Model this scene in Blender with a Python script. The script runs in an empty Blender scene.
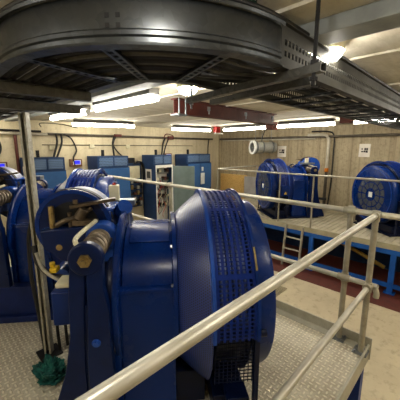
import bpy, bmesh, math, random
from mathutils import Vector, Matrix, noise
random.seed(7)
PI = math.pi
CZ = 2.42            # eye height above the concrete floor
PZ = 0.849           # height of the steel platforms
C = bpy.context.scene.collection
sc = bpy.context.scene

# ------------------------------------------------------------------ materials
def nodes(name):
    m = bpy.data.materials.new(name); m.use_nodes = True
    nt = m.node_tree; nt.nodes.clear()
    out = nt.nodes.new('ShaderNodeOutputMaterial'); b = nt.nodes.new('ShaderNodeBsdfPrincipled')
    nt.links.new(b.outputs[0], out.inputs[0])
    return m, nt, b
def lin(c):
    return tuple(((v/255)/12.92 if v/255 <= .04045 else ((v/255+.055)/1.055)**2.4) for v in c) + (1,)
def N(nt, t, **kw):
    n = nt.nodes.new(t)
    for k, v in kw.items():
        if k in n.inputs: n.inputs[k].default_value = v
        else: setattr(n, k, v)
    return n
def math_n(nt, op, a, b=None, c=None):
    n = nt.nodes.new('ShaderNodeMath'); n.operation = op
    for i, v in enumerate((a, b, c)):
        if v is None: continue
        if isinstance(v, (int, float)): n.inputs[i].default_value = v
        else: nt.links.new(v, n.inputs[i])
    return n.outputs[0]
def mixc(nt, fac, a, b):
    n = nt.nodes.new('ShaderNodeMix'); n.data_type = 'RGBA'
    if isinstance(fac, (int, float)): n.inputs[0].default_value = fac
    else: nt.links.new(fac, n.inputs[0])
    for i, v in ((6, a), (7, b)):
        if isinstance(v, tuple): n.inputs[i].default_value = v
        else: nt.links.new(v, n.inputs[i])
    return n.outputs[2]
def mapped(nt, scale=(1, 1, 1), coord='Object', rot=(0, 0, 0)):
    t = nt.nodes.new('ShaderNodeTexCoord'); mp = nt.nodes.new('ShaderNodeMapping')
    mp.inputs['Scale'].default_value = scale; mp.inputs['Rotation'].default_value = rot
    nt.links.new(t.outputs[coord], mp.inputs[0]); return mp.outputs[0]
def ramp(nt, fac, lo, hi):
    n = nt.nodes.new('ShaderNodeMapRange'); n.inputs[1].default_value = lo; n.inputs[2].default_value = hi
    nt.links.new(fac, n.inputs[0]); return n.outputs[0]

def paint(name, c1, c2=None, rough=.4, metal=0.0, scale=6, amount=(.4, .7), bump=0.0, coat=0.0, stretch=(1, 1, 1)):
    m, nt, b = nodes(name)
    c2 = c2 or tuple(int(v*.8) for v in c1)
    v = mapped(nt, stretch)
    nz = N(nt, 'ShaderNodeTexNoise', Scale=scale, Detail=5.0, Roughness=.6); nt.links.new(v, nz.inputs['Vector'])
    f = ramp(nt, nz.outputs['Fac'], *amount)
    nt.links.new(mixc(nt, f, lin(c1), lin(c2)), b.inputs['Base Color'])
    b.inputs['Metallic'].default_value = metal
    nt.links.new(ramp(nt, nz.outputs['Fac'], -0.5, 1.5), b.inputs['Roughness'])
    r = nt.nodes.new('ShaderNodeMapRange'); r.inputs[1].default_value = .2; r.inputs[2].default_value = .8
    r.inputs[3].default_value = rough*.85; r.inputs[4].default_value = min(1, rough*1.2)
    nt.links.new(nz.outputs['Fac'], r.inputs[0]); nt.links.new(r.outputs[0], b.inputs['Roughness'])
    b.inputs['Specular IOR Level'].default_value = .5 if metal or rough > .5 else .2
    if coat: b.inputs['Coat Weight'].default_value = coat; b.inputs['Coat Roughness'].default_value = .12
    if bump:
        bp = N(nt, 'ShaderNodeBump', Strength=bump, Distance=.01); nt.links.new(nz.outputs['Fac'], bp.inputs['Height'])
        nt.links.new(bp.outputs[0], b.inputs['Normal'])
    return m
def emit(name, col, strength):
    m, nt, b = nodes(name)
    b.inputs['Base Color'].default_value = col
    b.inputs['Emission Color'].default_value = col; b.inputs['Emission Strength'].default_value = strength
    return m

def concrete(name, c1, c2, c3, streak=None, board=0.0):
    m, nt, b = nodes(name)
    v = mapped(nt)
    n1 = N(nt, 'ShaderNodeTexNoise', Scale=.9, Detail=6.0, Roughness=.6); nt.links.new(v, n1.inputs['Vector'])
    n2 = N(nt, 'ShaderNodeTexNoise', Scale=14.0, Detail=6.0, Roughness=.7); nt.links.new(v, n2.inputs['Vector'])
    col = mixc(nt, ramp(nt, n1.outputs['Fac'], .35, .68), lin(c1), lin(c2))
    col = mixc(nt, ramp(nt, n2.outputs['Fac'], .5, .8), col, lin(c3))
    if streak:
        sv = mapped(nt, streak)
        n3 = N(nt, 'ShaderNodeTexNoise', Scale=1.0, Detail=6.0, Roughness=.72); nt.links.new(sv, n3.inputs['Vector'])
        col = mixc(nt, ramp(nt, n3.outputs['Fac'], .48, .78), col, lin(c3))
    if board:
        sep = nt.nodes.new('ShaderNodeSeparateXYZ'); nt.links.new(v, sep.inputs[0])
        fr = math_n(nt, 'FRACT', math_n(nt, 'DIVIDE', sep.outputs[1], board))
        ln = math_n(nt, 'LESS_THAN', fr, .05)
        col = mixc(nt, math_n(nt, 'MULTIPLY', ln, .45), col, lin(tuple(int(q*.6) for q in c3)))
    nt.links.new(col, b.inputs['Base Color']); b.inputs['Roughness'].default_value = .85
    bp = N(nt, 'ShaderNodeBump', Strength=.25, Distance=.01); nt.links.new(n2.outputs['Fac'], bp.inputs['Height'])
    nt.links.new(bp.outputs[0], b.inputs['Normal'])
    return m

def tread(name, c1, c2, pitch=.036):
    m, nt, b = nodes(name)
    v = mapped(nt); sep = nt.nodes.new('ShaderNodeSeparateXYZ'); nt.links.new(v, sep.inputs[0])
    u = math_n(nt, 'DIVIDE', sep.outputs[0], pitch); w = math_n(nt, 'DIVIDE', sep.outputs[1], pitch)
    fu = math_n(nt, 'SUBTRACT', math_n(nt, 'FRACT', u), .5); fw = math_n(nt, 'SUBTRACT', math_n(nt, 'FRACT', w), .5)
    par = math_n(nt, 'FLOORED_MODULO', math_n(nt, 'ADD', math_n(nt, 'FLOOR', u), math_n(nt, 'FLOOR', w)), 2.0)
    inv = math_n(nt, 'SUBTRACT', 1.0, par)
    a = math_n(nt, 'ADD', math_n(nt, 'MULTIPLY', fu, par), math_n(nt, 'MULTIPLY', fw, inv))
    c = math_n(nt, 'ADD', math_n(nt, 'MULTIPLY', fw, par), math_n(nt, 'MULTIPLY', fu, inv))
    d = math_n(nt, 'ADD', math_n(nt, 'POWER', math_n(nt, 'DIVIDE', math_n(nt, 'ABSOLUTE', a), .48), 2.0),
               math_n(nt, 'POWER', math_n(nt, 'DIVIDE', math_n(nt, 'ABSOLUTE', c), .2), 2.0))
    r = nt.nodes.new('ShaderNodeMapRange'); r.inputs[1].default_value = 1.3; r.inputs[2].default_value = .4
    nt.links.new(d, r.inputs[0])
    nz = N(nt, 'ShaderNodeTexNoise', Scale=5.0, Detail=6.0, Roughness=.65); nt.links.new(v, nz.inputs['Vector'])
    base = mixc(nt, ramp(nt, nz.outputs['Fac'], .38, .7), lin(c1), lin(c2))
    base = mixc(nt, math_n(nt, 'MULTIPLY', r.outputs[0], .8), base, lin(tuple(min(255, int(q*1.16)) for q in c1)))
    nt.links.new(base, b.inputs['Base Color'])
    b.inputs['Metallic'].default_value = .25; b.inputs['Roughness'].default_value = .42
    bp = N(nt, 'ShaderNodeBump', Strength=1.0, Distance=.006); nt.links.new(r.outputs[0], bp.inputs['Height'])
    nt.links.new(bp.outputs[0], b.inputs['Normal'])
    return m

def perforated(name, c, hole, rough=.4):
    """sheet with round punched holes laid out by the sheet's own UVs (1 unit = one pitch)"""
    m, nt, b = nodes(name)
    v = mapped(nt, coord='UV'); sep = nt.nodes.new('ShaderNodeSeparateXYZ'); nt.links.new(v, sep.inputs[0])
    row = math_n(nt, 'FLOOR', sep.outputs[1])
    u = math_n(nt, 'ADD', sep.outputs[0], math_n(nt, 'MULTIPLY', math_n(nt, 'FLOORED_MODULO', row, 2.0), .5))
    fu = math_n(nt, 'SUBTRACT', math_n(nt, 'FRACT', u), .5); fv = math_n(nt, 'SUBTRACT', math_n(nt, 'FRACT', sep.outputs[1]), .5)
    d = math_n(nt, 'SQRT', math_n(nt, 'ADD', math_n(nt, 'MULTIPLY', fu, fu), math_n(nt, 'MULTIPLY', fv, fv)))
    h = math_n(nt, 'LESS_THAN', d, .33)
    nt.links.new(mixc(nt, h, lin(c), lin(hole)), b.inputs['Base Color'])
    b.inputs['Roughness'].default_value = rough
    return m

def galv(name, c1, c2, rough=.38, metal=.85, scale=45):
    m, nt, b = nodes(name)
    v = mapped(nt)
    vo = N(nt, 'ShaderNodeTexVoronoi', Scale=scale); nt.links.new(v, vo.inputs['Vector'])
    nz = N(nt, 'ShaderNodeTexNoise', Scale=3.0, Detail=5.0); nt.links.new(v, nz.inputs['Vector'])
    sep = nt.nodes.new('ShaderNodeSeparateColor'); nt.links.new(vo.outputs['Color'], sep.inputs[0])
    f = math_n(nt, 'ADD', math_n(nt, 'MULTIPLY', sep.outputs[0], .45), math_n(nt, 'MULTIPLY', nz.outputs['Fac'], .55))
    nt.links.new(mixc(nt, f, lin(c1), lin(c2)), b.inputs['Base Color'])
    b.inputs['Metallic'].default_value = metal
    r = nt.nodes.new('ShaderNodeMapRange'); r.inputs[3].default_value = rough*.75; r.inputs[4].default_value = rough*1.35
    nt.links.new(f, r.inputs[0]); nt.links.new(r.outputs[0], b.inputs['Roughness'])
    return m

M = {}
BLUE1, BLUE2 = (7, 42, 110), (5, 32, 86)
M['blue'] = paint('machine_blue_paint', BLUE1, BLUE2, .27, scale=4, coat=.05)
M['blue_light'] = paint('machine_light_blue_paint', (36, 76, 160), (28, 60, 134), .28, scale=5, coat=.15)
M['navy'] = paint('navy_paint', (7, 18, 50), (6, 13, 36), .3, scale=8, coat=.04)
M['mesh'] = perforated('perforated_blue_sheet', (34, 54, 124), (6, 10, 28), .34)
M['gridmesh'] = perforated('perforated_navy_sheet', (20, 34, 84), (4, 6, 16), .45)
M['black'] = paint('black_rubber', (18, 18, 19), (10, 10, 11), .55, scale=12)
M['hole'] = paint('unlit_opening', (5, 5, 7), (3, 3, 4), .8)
M['dark'] = paint('dark_paint', (22, 22, 26), (12, 12, 15), .7)  # near-black finish of rods, base plates and small fittings
M['galv'] = galv('galvanised_steel', (150, 156, 160), (108, 114, 118), .40)
M['galv_tray'] = galv('galvanised_tray_steel', (96, 100, 103), (62, 64, 66), .35, .9, 30)
M['galv_dull'] = galv('weathered_galvanised', (178, 174, 160), (134, 130, 116), .55, .3)
M['rail'] = paint('galvanised_pipe', (196, 192, 178), (172, 167, 150), .38, .45, scale=5)
M['rail_dull'] = paint('dull_pipe', (176, 170, 152), (140, 132, 112), .5, .4, scale=8)
M['steel'] = paint('bare_steel', (150, 152, 158), (110, 112, 118), .3, .8)
M['brass'] = paint('brass_plated', (176, 154, 104), (122, 102, 62), .35, .7, scale=20)
M['spring'] = paint('spring_steel', (150, 138, 122), (96, 84, 70), .35, .7, scale=20)
M['cream'] = paint('cream_paint', (226, 220, 190), (204, 196, 164), .45)
M['white'] = paint('white_plastic', (232, 232, 226), (214, 214, 206), .5)
M['grey'] = paint('grey_paint', (150, 152, 148), (126, 128, 124), .5)
M['offwhite_drum'] = paint('pale_drum_paint', (196, 200, 214), (164, 170, 190), .4)  # whitish lamp reflection on the drum put into its base colour
M['cab'] = paint('cabinet_blue', (58, 98, 150), (48, 86, 136), .45, scale=3)
M['cab_dark'] = paint('cabinet_dark_blue', (42, 66, 104), (34, 54, 88), .5, scale=3)
M['cab_grille'] = perforated('cabinet_grille', (92, 120, 158), (34, 46, 66), .5)
M['cab_door'] = paint('grey_green_door', (124, 140, 138), (104, 120, 118), .45, scale=3)
M['plat_blue'] = paint('platform_blue', (34, 96, 186), (26, 78, 158), .45, scale=5)
M['plat_blue_near'] = paint('platform_leg_blue', (28, 58, 140), (20, 44, 112), .45, scale=5)
M['toe'] = paint('toe_plate_grey', (186, 183, 168), (160, 156, 138), .5, .25, scale=4)
M['deck'] = tread('tread_plate', (206, 199, 180), (166, 156, 134))
M['mat'] = tread('tread_cover', (150, 140, 112), (120, 110, 86), .05)
M['slat'] = paint('aluminium_planks', (206, 198, 176), (176, 166, 140), .45, .25, scale=4)
M['slat_edge'] = paint('plank_edge', (190, 184, 158), (162, 156, 130), .5, .2, scale=4)
M['floor'] = None
M['ceil'] = concrete('ceiling_concrete', (232, 226, 210), (218, 211, 192), (190, 181, 158), streak=(.6, 5, 1))
M['wall_tan'] = concrete('painted_wall', (220, 208, 176), (206, 193, 160), (186, 172, 138), streak=(6, 6, .35))
M['wall_board'] = concrete('board_marked_concrete', (182, 168, 138), (164, 149, 120), (116, 102, 78), streak=(3, 9, .3), board=.1)
M['red'] = paint('red_oxide_paint', (92, 36, 27), (72, 29, 22), .55, scale=5)
M['redbox'] = paint('red_plastic', (176, 44, 40), (150, 36, 32), .45)
M['osb'] = paint('chipboard', (236, 200, 124), (198, 150, 78), .7, scale=26, amount=(.35, .65), stretch=(1, 3, 1))
M['board_grey'] = paint('grey_board', (168, 164, 160), (144, 140, 138), .7, scale=3)
M['rag'] = paint('teal_cloth', (20, 98, 90), (6, 44, 44), .9, scale=18)
M['rag_dark'] = paint('dark_green_cloth', (16, 72, 50), (8, 40, 30), .9, scale=18)
M['yellow'] = paint('yellow_paint', (222, 186, 50), (192, 156, 34), .5)
M['yellow_dull'] = paint('dull_yellow', (150, 122, 44), (120, 96, 34), .6)
M['tape'] = paint('faded_tape', (150, 128, 62), (96, 86, 52), .6, scale=40)
M['orange'] = paint('orange_plastic', (210, 120, 30), (180, 96, 22), .5)
M['wire_mix'] = paint('wiring_loom', (120, 64, 46), (36, 30, 28), .6, scale=26, amount=(.42, .56))
M['tube'] = emit('fluorescent_diffuser', (1.0, .945, .83, 1), 12.0)
M['lamp'] = emit('lamp_diffuser', (1.0, .945, .83, 1), 26.0)
M['added_lamp'] = emit('added_lamp_diffuser', (1.0, .955, .88, 1), 18.0)  # for the bulkhead lamp added above the view
M['screen'] = emit('lit_blue_screen', (.02, .02, .9, 1), .22)
M['paper'] = paint('white_paper', (232, 226, 216), (220, 212, 200), .8)
M['ink'] = paint('black_ink', (52, 44, 44), (40, 34, 34), .8)

def floor_mat():
    m, nt, b = nodes('concrete_floor')
    v = mapped(nt); sep = nt.nodes.new('ShaderNodeSeparateXYZ'); nt.links.new(v, sep.inputs[0])
    n1 = N(nt, 'ShaderNodeTexNoise', Scale=.8, Detail=7.0, Roughness=.62); nt.links.new(v, n1.inputs['Vector'])
    n2 = N(nt, 'ShaderNodeTexNoise', Scale=8.0, Detail=7.0, Roughness=.7); nt.links.new(v, n2.inputs['Vector'])
    col = mixc(nt, ramp(nt, n1.outputs['Fac'], .36, .66), lin((214, 202, 172)), lin((188, 174, 144)))
    col = mixc(nt, ramp(nt, n2.outputs['Fac'], .52, .78), col, lin((154, 138, 108)))
    edge = math_n(nt, 'ADD', sep.outputs[0], math_n(nt, 'MULTIPLY', math_n(nt, 'SUBTRACT', n2.outputs['Fac'], .5), .03))
    red = math_n(nt, 'GREATER_THAN', edge, 4.83)       # painted strip along the far platform
    rc = mixc(nt, ramp(nt, n2.outputs['Fac'], .4, .7), lin((98, 44, 32)), lin((74, 36, 28)))
    nt.links.new(mixc(nt, red, col, rc), b.inputs['Base Color']); b.inputs['Roughness'].default_value = .6
    return m
M['floor'] = floor_mat()

# ------------------------------------------------------------------ mesh helpers
class MB:
    def __init__(s): s.bm = bmesh.new(); s.uv = None
    def _add(s, pts, faces, mat=None):
        vs = [s.bm.verts.new(mat @ Vector(p) if mat else Vector(p)) for p in pts]
        out = []
        for f in faces:
            try: out.append(s.bm.faces.new([vs[i] for i in f]))
            except ValueError: pass
        return vs, out
    def box(s, x0, x1, y0, y1, z0, z1, mat=None):
        p = [(x0,y0,z0),(x1,y0,z0),(x1,y1,z0),(x0,y1,z0),(x0,y0,z1),(x1,y0,z1),(x1,y1,z1),(x0,y1,z1)]
        s._add(p, [(0,3,2,1),(4,5,6,7),(0,1,5,4),(1,2,6,5),(2,3,7,6),(3,0,4,7)], mat); return s
    def bar(s, a, b, w, h, up=(0,0,1)):
        """rectangular bar from a to b, w across, h along up"""
        a, b = Vector(a), Vector(b); d = (b-a); L = d.length; d.normalize()
        u = Vector(up); side = d.cross(u).normalized(); u = side.cross(d).normalized()
        m = Matrix((( d.x, side.x, u.x, a.x),(d.y, side.y, u.y, a.y),(d.z, side.z, u.z, a.z),(0,0,0,1)))
        return s.box(0, L, -w/2, w/2, -h/2, h/2, m)
    def cyl(s, a, b, r, r2=None, seg=20, caps=True):
        a, b = Vector(a), Vector(b); r2 = r if r2 is None else r2
        d = (b-a).normalized(); t = Vector((0,0,1)) if abs(d.z) < .9 else Vector((1,0,0))
        e1 = d.cross(t).normalized(); e2 = d.cross(e1)
        A = [a + (e1*math.cos(2*PI*i/seg) + e2*math.sin(2*PI*i/seg))*r for i in range(seg)]
        B = [b + (e1*math.cos(2*PI*i/seg) + e2*math.sin(2*PI*i/seg))*r2 for i in range(seg)]
        f = [(i, (i+1)%seg, seg+(i+1)%seg, seg+i) for i in range(seg)]
        if caps: f += [tuple(range(seg-1,-1,-1)), tuple(range(seg, 2*seg))]
        s._add(A+B, f); return s
    def tube(s, pts, r, seg=10, closed=False):
        pts = [Vector(p) for p in pts]; n = len(pts); rings = []
        prev = None
        for i, p in enumerate(pts):
            if closed: d = pts[(i+1)%n] - pts[i-1]
            else: d = (pts[min(i+1, n-1)] - pts[max(i-1, 0)])
            d.normalize()
            if prev is None:
                t = Vector((0,0,1)) if abs(d.z) < .9 else Vector((1,0,0)); e1 = d.cross(t).normalized()
            else:
                e1 = (prev - d*prev.dot(d)).normalized()
            prev = e1; e2 = d.cross(e1)
            rr = r[i] if isinstance(r, (list, tuple)) else r
            rings.append([s.bm.verts.new(p + (e1*math.cos(2*PI*k/seg)+e2*math.sin(2*PI*k/seg))*rr) for k in range(seg)])
        m = n if closed else n-1
        for i in range(m):
            a, b = rings[i], rings[(i+1)%n]
            for k in range(seg): s.bm.faces.new((a[k], a[(k+1)%seg], b[(k+1)%seg], b[k]))
        if not closed:
            s.bm.faces.new(rings[0][::-1]); s.bm.faces.new(rings[-1])
        return s
    def lathe(s, prof, c=(0,0,0), axis='X', a0=0, a1=2*PI, seg=64):
        """profile [(along, radius)] turned about an axis through c; a = 0 is +Y (axis X)"""
        full = abs(a1-a0-2*PI) < 1e-6; n = seg if full else seg+1; rings = []
        for i in range(n):
            t = a0+(a1-a0)*i/seg; row = []
            for al, r in prof:
                if axis == 'X': p = (c[0]+al, c[1]+r*math.cos(t), c[2]+r*math.sin(t))
                elif axis == 'Y': p = (c[0]+r*math.cos(t), c[1]+al, c[2]+r*math.sin(t))
                else: p = (c[0]+r*math.cos(t), c[1]+r*math.sin(t), c[2]+al)
                row.append(s.bm.verts.new(p))
            rings.append(row)
        for i in range(seg if full else seg):
            a, b = rings[i], rings[(i+1)%n]
            for k in range(len(prof)-1):
                try: s.bm.faces.new((a[k], a[k+1], b[k+1], b[k]))
                except ValueError: pass
        return s
    def prism(s, poly, lo, hi, axis='X'):
        """2D polygon extruded along an axis; X: (y,z), Y: (x,z), Z: (x,y)"""
        def P(q, t):
            return (t, q[0], q[1]) if axis == 'X' else ((q[0], t, q[1]) if axis == 'Y' else (q[0], q[1], t))
        n = len(poly); pts = [P(q, lo) for q in poly] + [P(q, hi) for q in poly]
        f = [(i, (i+1)%n, n+(i+1)%n, n+i) for i in range(n)] + [tuple(range(n-1,-1,-1)), tuple(range(n, 2*n))]
        s._add(pts, f); return s
    def build(s, name, mat, parent=None, smooth=True, bevel=0, tf=None):
        bm = s.bm
        bmesh.ops.remove_doubles(bm, verts=bm.verts, dist=1e-6)
        bmesh.ops.recalc_face_normals(bm, faces=bm.faces)
        me = bpy.data.meshes.new(name); 
        if tf: bmesh.ops.transform(bm, matrix=tf, verts=bm.verts)
        if smooth:
            for f in bm.faces: f.smooth = True
            for e in bm.edges:
                if len(e.link_faces) != 2 or e.calc_face_angle(0) > math.radians(32): e.smooth = False
        bm.to_mesh(me); bm.free()
        me.materials.append(mat)
        o = bpy.data.objects.new(name, me); C.objects.link(o)
        if parent: o.parent = parent
        if bevel:
            b = o.modifiers.new('bevel', 'BEVEL'); b.width = bevel; b.segments = 2; b.limit_method = 'ANGLE'; b.angle_limit = math.radians(40)
            b.harden_normals = False
        return o

def tag(o, label, cat, group=None):
    o['label'] = label; o['category'] = cat
    if group: o['group'] = group
    return o
def thing(name, label, cat, loc=(0,0,0), rz=0, group=None):
    o = bpy.data.objects.new(name, None); C.objects.link(o); o.empty_display_size = .1
    o.location = loc; o.rotation_euler = (0,0,rz)
    return tag(o, label, cat, group)
def struct(o): o['kind'] = 'structure'; return o
def copy_tree(o, parent=None):
    c = o.copy(); C.objects.link(c); c.parent = parent
    for ch in list(o.children): copy_tree(ch, c)
    return c
def spline(pts, n=8):
    """Catmull-Rom through pts"""
    P = [Vector(p) for p in pts]; P = [P[0]*2-P[1]] + P + [P[-1]*2-P[-2]]; out = []
    for i in range(1, len(P)-2):
        for k in range(n):
            t = k/n; a, b, c, d = P[i-1:i+3]
            out.append(.5*((2*b)+(c-a)*t+(2*a-5*b+4*c-d)*t*t+(3*b-a-3*c+d)*t**3))
    out.append(P[-2]); return out

# ------------------------------------------------------------------ the room
XW, YW, ZC = 7.7, 6.65, 2.98
X0, Y0 = -2.6, -2.6
struct(MB().box(X0-.2, XW+.2, Y0-.2, YW+.2, -.15, 0).build('floor', M['floor']))
struct(MB().box(X0-.2, XW+.2, Y0-.2, YW+.2, ZC, ZC+.15).build('ceiling', M['ceil']))
struct(MB().box(X0-.2, XW+.2, YW, YW+.2, 0, ZC).build('wall_back', M['wall_tan']))
struct(MB().box(XW, XW+.2, Y0, YW, 0, ZC).build('wall_right', M['wall_board']))
struct(MB().box(X0-.2, X0, Y0, YW, 0, ZC).build('wall_left', M['wall_tan']))
struct(MB().box(X0-.2, XW+.2, Y0-.2, Y0, 0, ZC).build('wall_front', M['wall_tan']))
# precast plank joints of the ceiling, narrow ribs running along y
for i, x in enumerate((.42, 1.16, 2.06, 3.1, 4.15, 5.2, 6.3)):
    struct(MB().prism([(x-.012, ZC), (x+.012, ZC), (x+.006, ZC-.012), (x-.006, ZC-.012)], Y0, YW, 'Y').build('trim_%d' % (i+1), M['ceil']))

# ------------------------------------------------------------------ near platform
pl = thing('steel_platform', 'raised steel platform with diamond tread plate deck under the large blue machine', 'platform', (0,0,0))
MB().box(X0+.05, 2.375, .455, 5.3, PZ-.012, PZ).build('deck', M['deck'], pl, smooth=False)
t = MB().box(2.375, 2.385, .43, 5.3, PZ-.10, PZ+.085).box(2.30, 2.375, .455, 5.3, PZ, PZ+.004)
t.build('toe_plate', M['toe'], pl, smooth=False)
MB().box(X0+.05, 2.385, .44, .455, PZ-.11, PZ+.03).build('toe_plate', M['toe'], pl, smooth=False)
MB().box(2.29, 2.37, .46, 5.3, PZ-.14, PZ-.013).build('edge_beam', M['plat_blue_near'], pl, smooth=False)
MB().box(X0+.05, 2.29, .46, .54, PZ-.14, PZ-.013).build('edge_beam', M['plat_blue_near'], pl, smooth=False)
for x, y in ((2.33, .50), (2.33, 2.6), (2.33, 5.0), (.2, .5), (-1.9, .5), (-1.9, 5.0)):
    MB().box(x-.04, x+.04, y-.04, y+.04, 0, PZ-.14).box(x-.08, x+.08, y-.08, y+.08, 0, .012).build('leg', M['plat_blue_near'], pl, smooth=False)

# railing of the near platform
RH = PZ+1.1
gr = thing('guard_rail', 'galvanised pipe railing turning the corner in the foreground', 'railing', (2.28, .48, PZ))
def P(x, y, z): return (x-2.28, y-.48, z-PZ)
def post(x, y, top=RH):
    p = MB().cyl(P(x,y,PZ), P(x,y,top), .021).build('post', M['rail_dull'], gr)
    MB().box(x-2.28-.05, x-2.28+.05, y-.48-.05, y-.48+.05, 0, .01).build('base_plate', M['galv'], p, smooth=False)
    q = MB()
    for dx in (-.035, .035):
        for dy in (-.035, .035): q.cyl((x-2.28+dx, y-.48+dy, .01), (x-2.28+dx, y-.48+dy, .022), .008, seg=6)
    q.build('bolt', M['steel'], p)
    return p
pA = post(2.28, .48); pB = post(2.335, .66); pC = post(2.33, 2.83); pD = post(2.33, 4.9)
MB().tube([P(-2.3,.478,RH-.03), P(2.19,.478,RH-.002), P(2.28,.48,RH+.002)], .021, 16).build('top_rail', M['rail'], gr)
MB().cyl(P(2.31,.22,RH), P(2.31,4.95,RH), .0215).build('top_rail', M['rail'], gr)
MH = PZ+.555
MB().cyl(P(-2.3,.478,MH-.06), P(2.28,.478,MH-.008), .0185).build('mid_rail', M['rail'], gr)
MB().tube(spline([P(2.31,4.95,MH), P(2.31,1.5,MH), P(2.31,.52,MH), P(2.318,.455,MH-.008), P(2.318,.43,MH-.05), P(2.318,.43,MH-.09)], 6), .0205, 14).build('mid_rail', M['rail'], gr)
for (x, y, z, d) in ((2.28,.48,RH,'x'), (2.335,.66,RH,'y'), (2.28,.48,MH,'x'), (2.335,.66,MH,'y'), (2.33,2.83,RH,'y'), (2.33,2.83,MH,'y')):
    f = MB().cyl(P(x,y,z-.045), P(x,y,z+.03), .027)
    if d == 'x': f.cyl(P(x-.05,y-.002,z), P(x+.03,y-.002,z), .029)
    else: f.cyl(P(2.31,y-.045,z), P(2.31,y+.045,z), .027)
    f.build('clamp_fitting', M['rail_dull'], gr)

# ------------------------------------------------------------------ far platform
FX = 5.37
fp = thing('steel_platform', 'far raised platform of ribbed metal planks on bright blue legs', 'platform', (0,0,0))
MB().box(FX+.03, XW-.01, -2.3, 5.2, PZ-.05, PZ-.012).build('deck', M['slat'], fp, smooth=False)
rb = MB(); y = -2.3
while y < 5.15:
    rb.box(FX+.04, XW-.02, y, y+.062, PZ-.012, PZ); y += .1
rb.build('plank_rib', M['slat'], fp, smooth=False)
MB().box(FX, FX+.03, -2.3, 5.2, PZ-.085, PZ+.012).build('edge_strip', M['slat_edge'], fp, smooth=False)
MB().box(FX+.005, FX+.06, -2.3, 5.2, PZ-.17, PZ-.085).build('edge_beam', M['plat_blue'], fp, smooth=False)
MB().box(FX+.01, FX+.05, -2.3, 5.2, .10, .17).build('lower_beam', M['plat_blue'], fp, smooth=False)
for y in (-1.3, .82, 2.2, 4.9):
    MB().box(FX+.003, FX+.075, y-.04, y+.04, 0.012, PZ-.17).box(FX-.03, FX+.11, y-.08, y+.08, 0, .012).build('leg', M['plat_blue'], fp, smooth=False)
for y in (-1.3, .82, 2.2, 4.9):
    MB().box(XW-.1, XW-.03, y-.04, y+.04, 0, PZ-.05).build('leg', M['plat_blue'], fp, smooth=False)
struct(MB().box(6.5, 6.6, -2.5, 5.2, 0, PZ-.06).build('trim_8', M['cab_dark'], smooth=False))
yp = MB().tube([(5.8,1.0,.28),(5.75,1.5,.50),(5.7,1.75,.60)], .035, 12).build('pipe', M['yellow_dull'])
tag(yp, 'yellow pipe leaning underneath the far platform', 'pipe')

# far railing
fr = thing('guard_rail', 'thin galvanised railing along the far platform edge', 'railing', (0,0,0))
FH = PZ+1.05
MB().tube([(5.4,-2.0,FH),(5.4,4.66,FH),(5.46,4.72,FH),(7.6,4.72,FH)], .017, 12).build('top_rail', M['rail'], fr)
for x, y in ((5.4,-.9), (5.4,2.24), (5.4,2.95), (5.4,4.68), (7.2,4.72)):
    MB().cyl((x,y,PZ+.01), (x,y,FH), .016, seg=12).build('post', M['rail_dull'], fr)

# ladder
ld = thing('ladder', 'short pale metal ladder against the far platform edge', 'ladder', (0,0,0))
for y in (2.36, 2.72):
    MB().bar((5.24,y,0), (5.335,y,PZ+.0), .03, .05, up=(1,0,0)).build('side_rail', M['rail'], ld, smooth=False)
for z in (.12, .36, .60):
    x = 5.24+.11*z
    MB().cyl((x,2.36,z), (x,2.72,z), .017, seg=12).build('rung', M['rail'], ld)

mt = MB().box(3.75, 4.32, 2.12, 2.95, 0, .012).build('floor_cover', M['mat'], smooth=False)
tag(mt, 'square tread plate cover on the concrete floor between the two platforms', 'floor cover')

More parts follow.
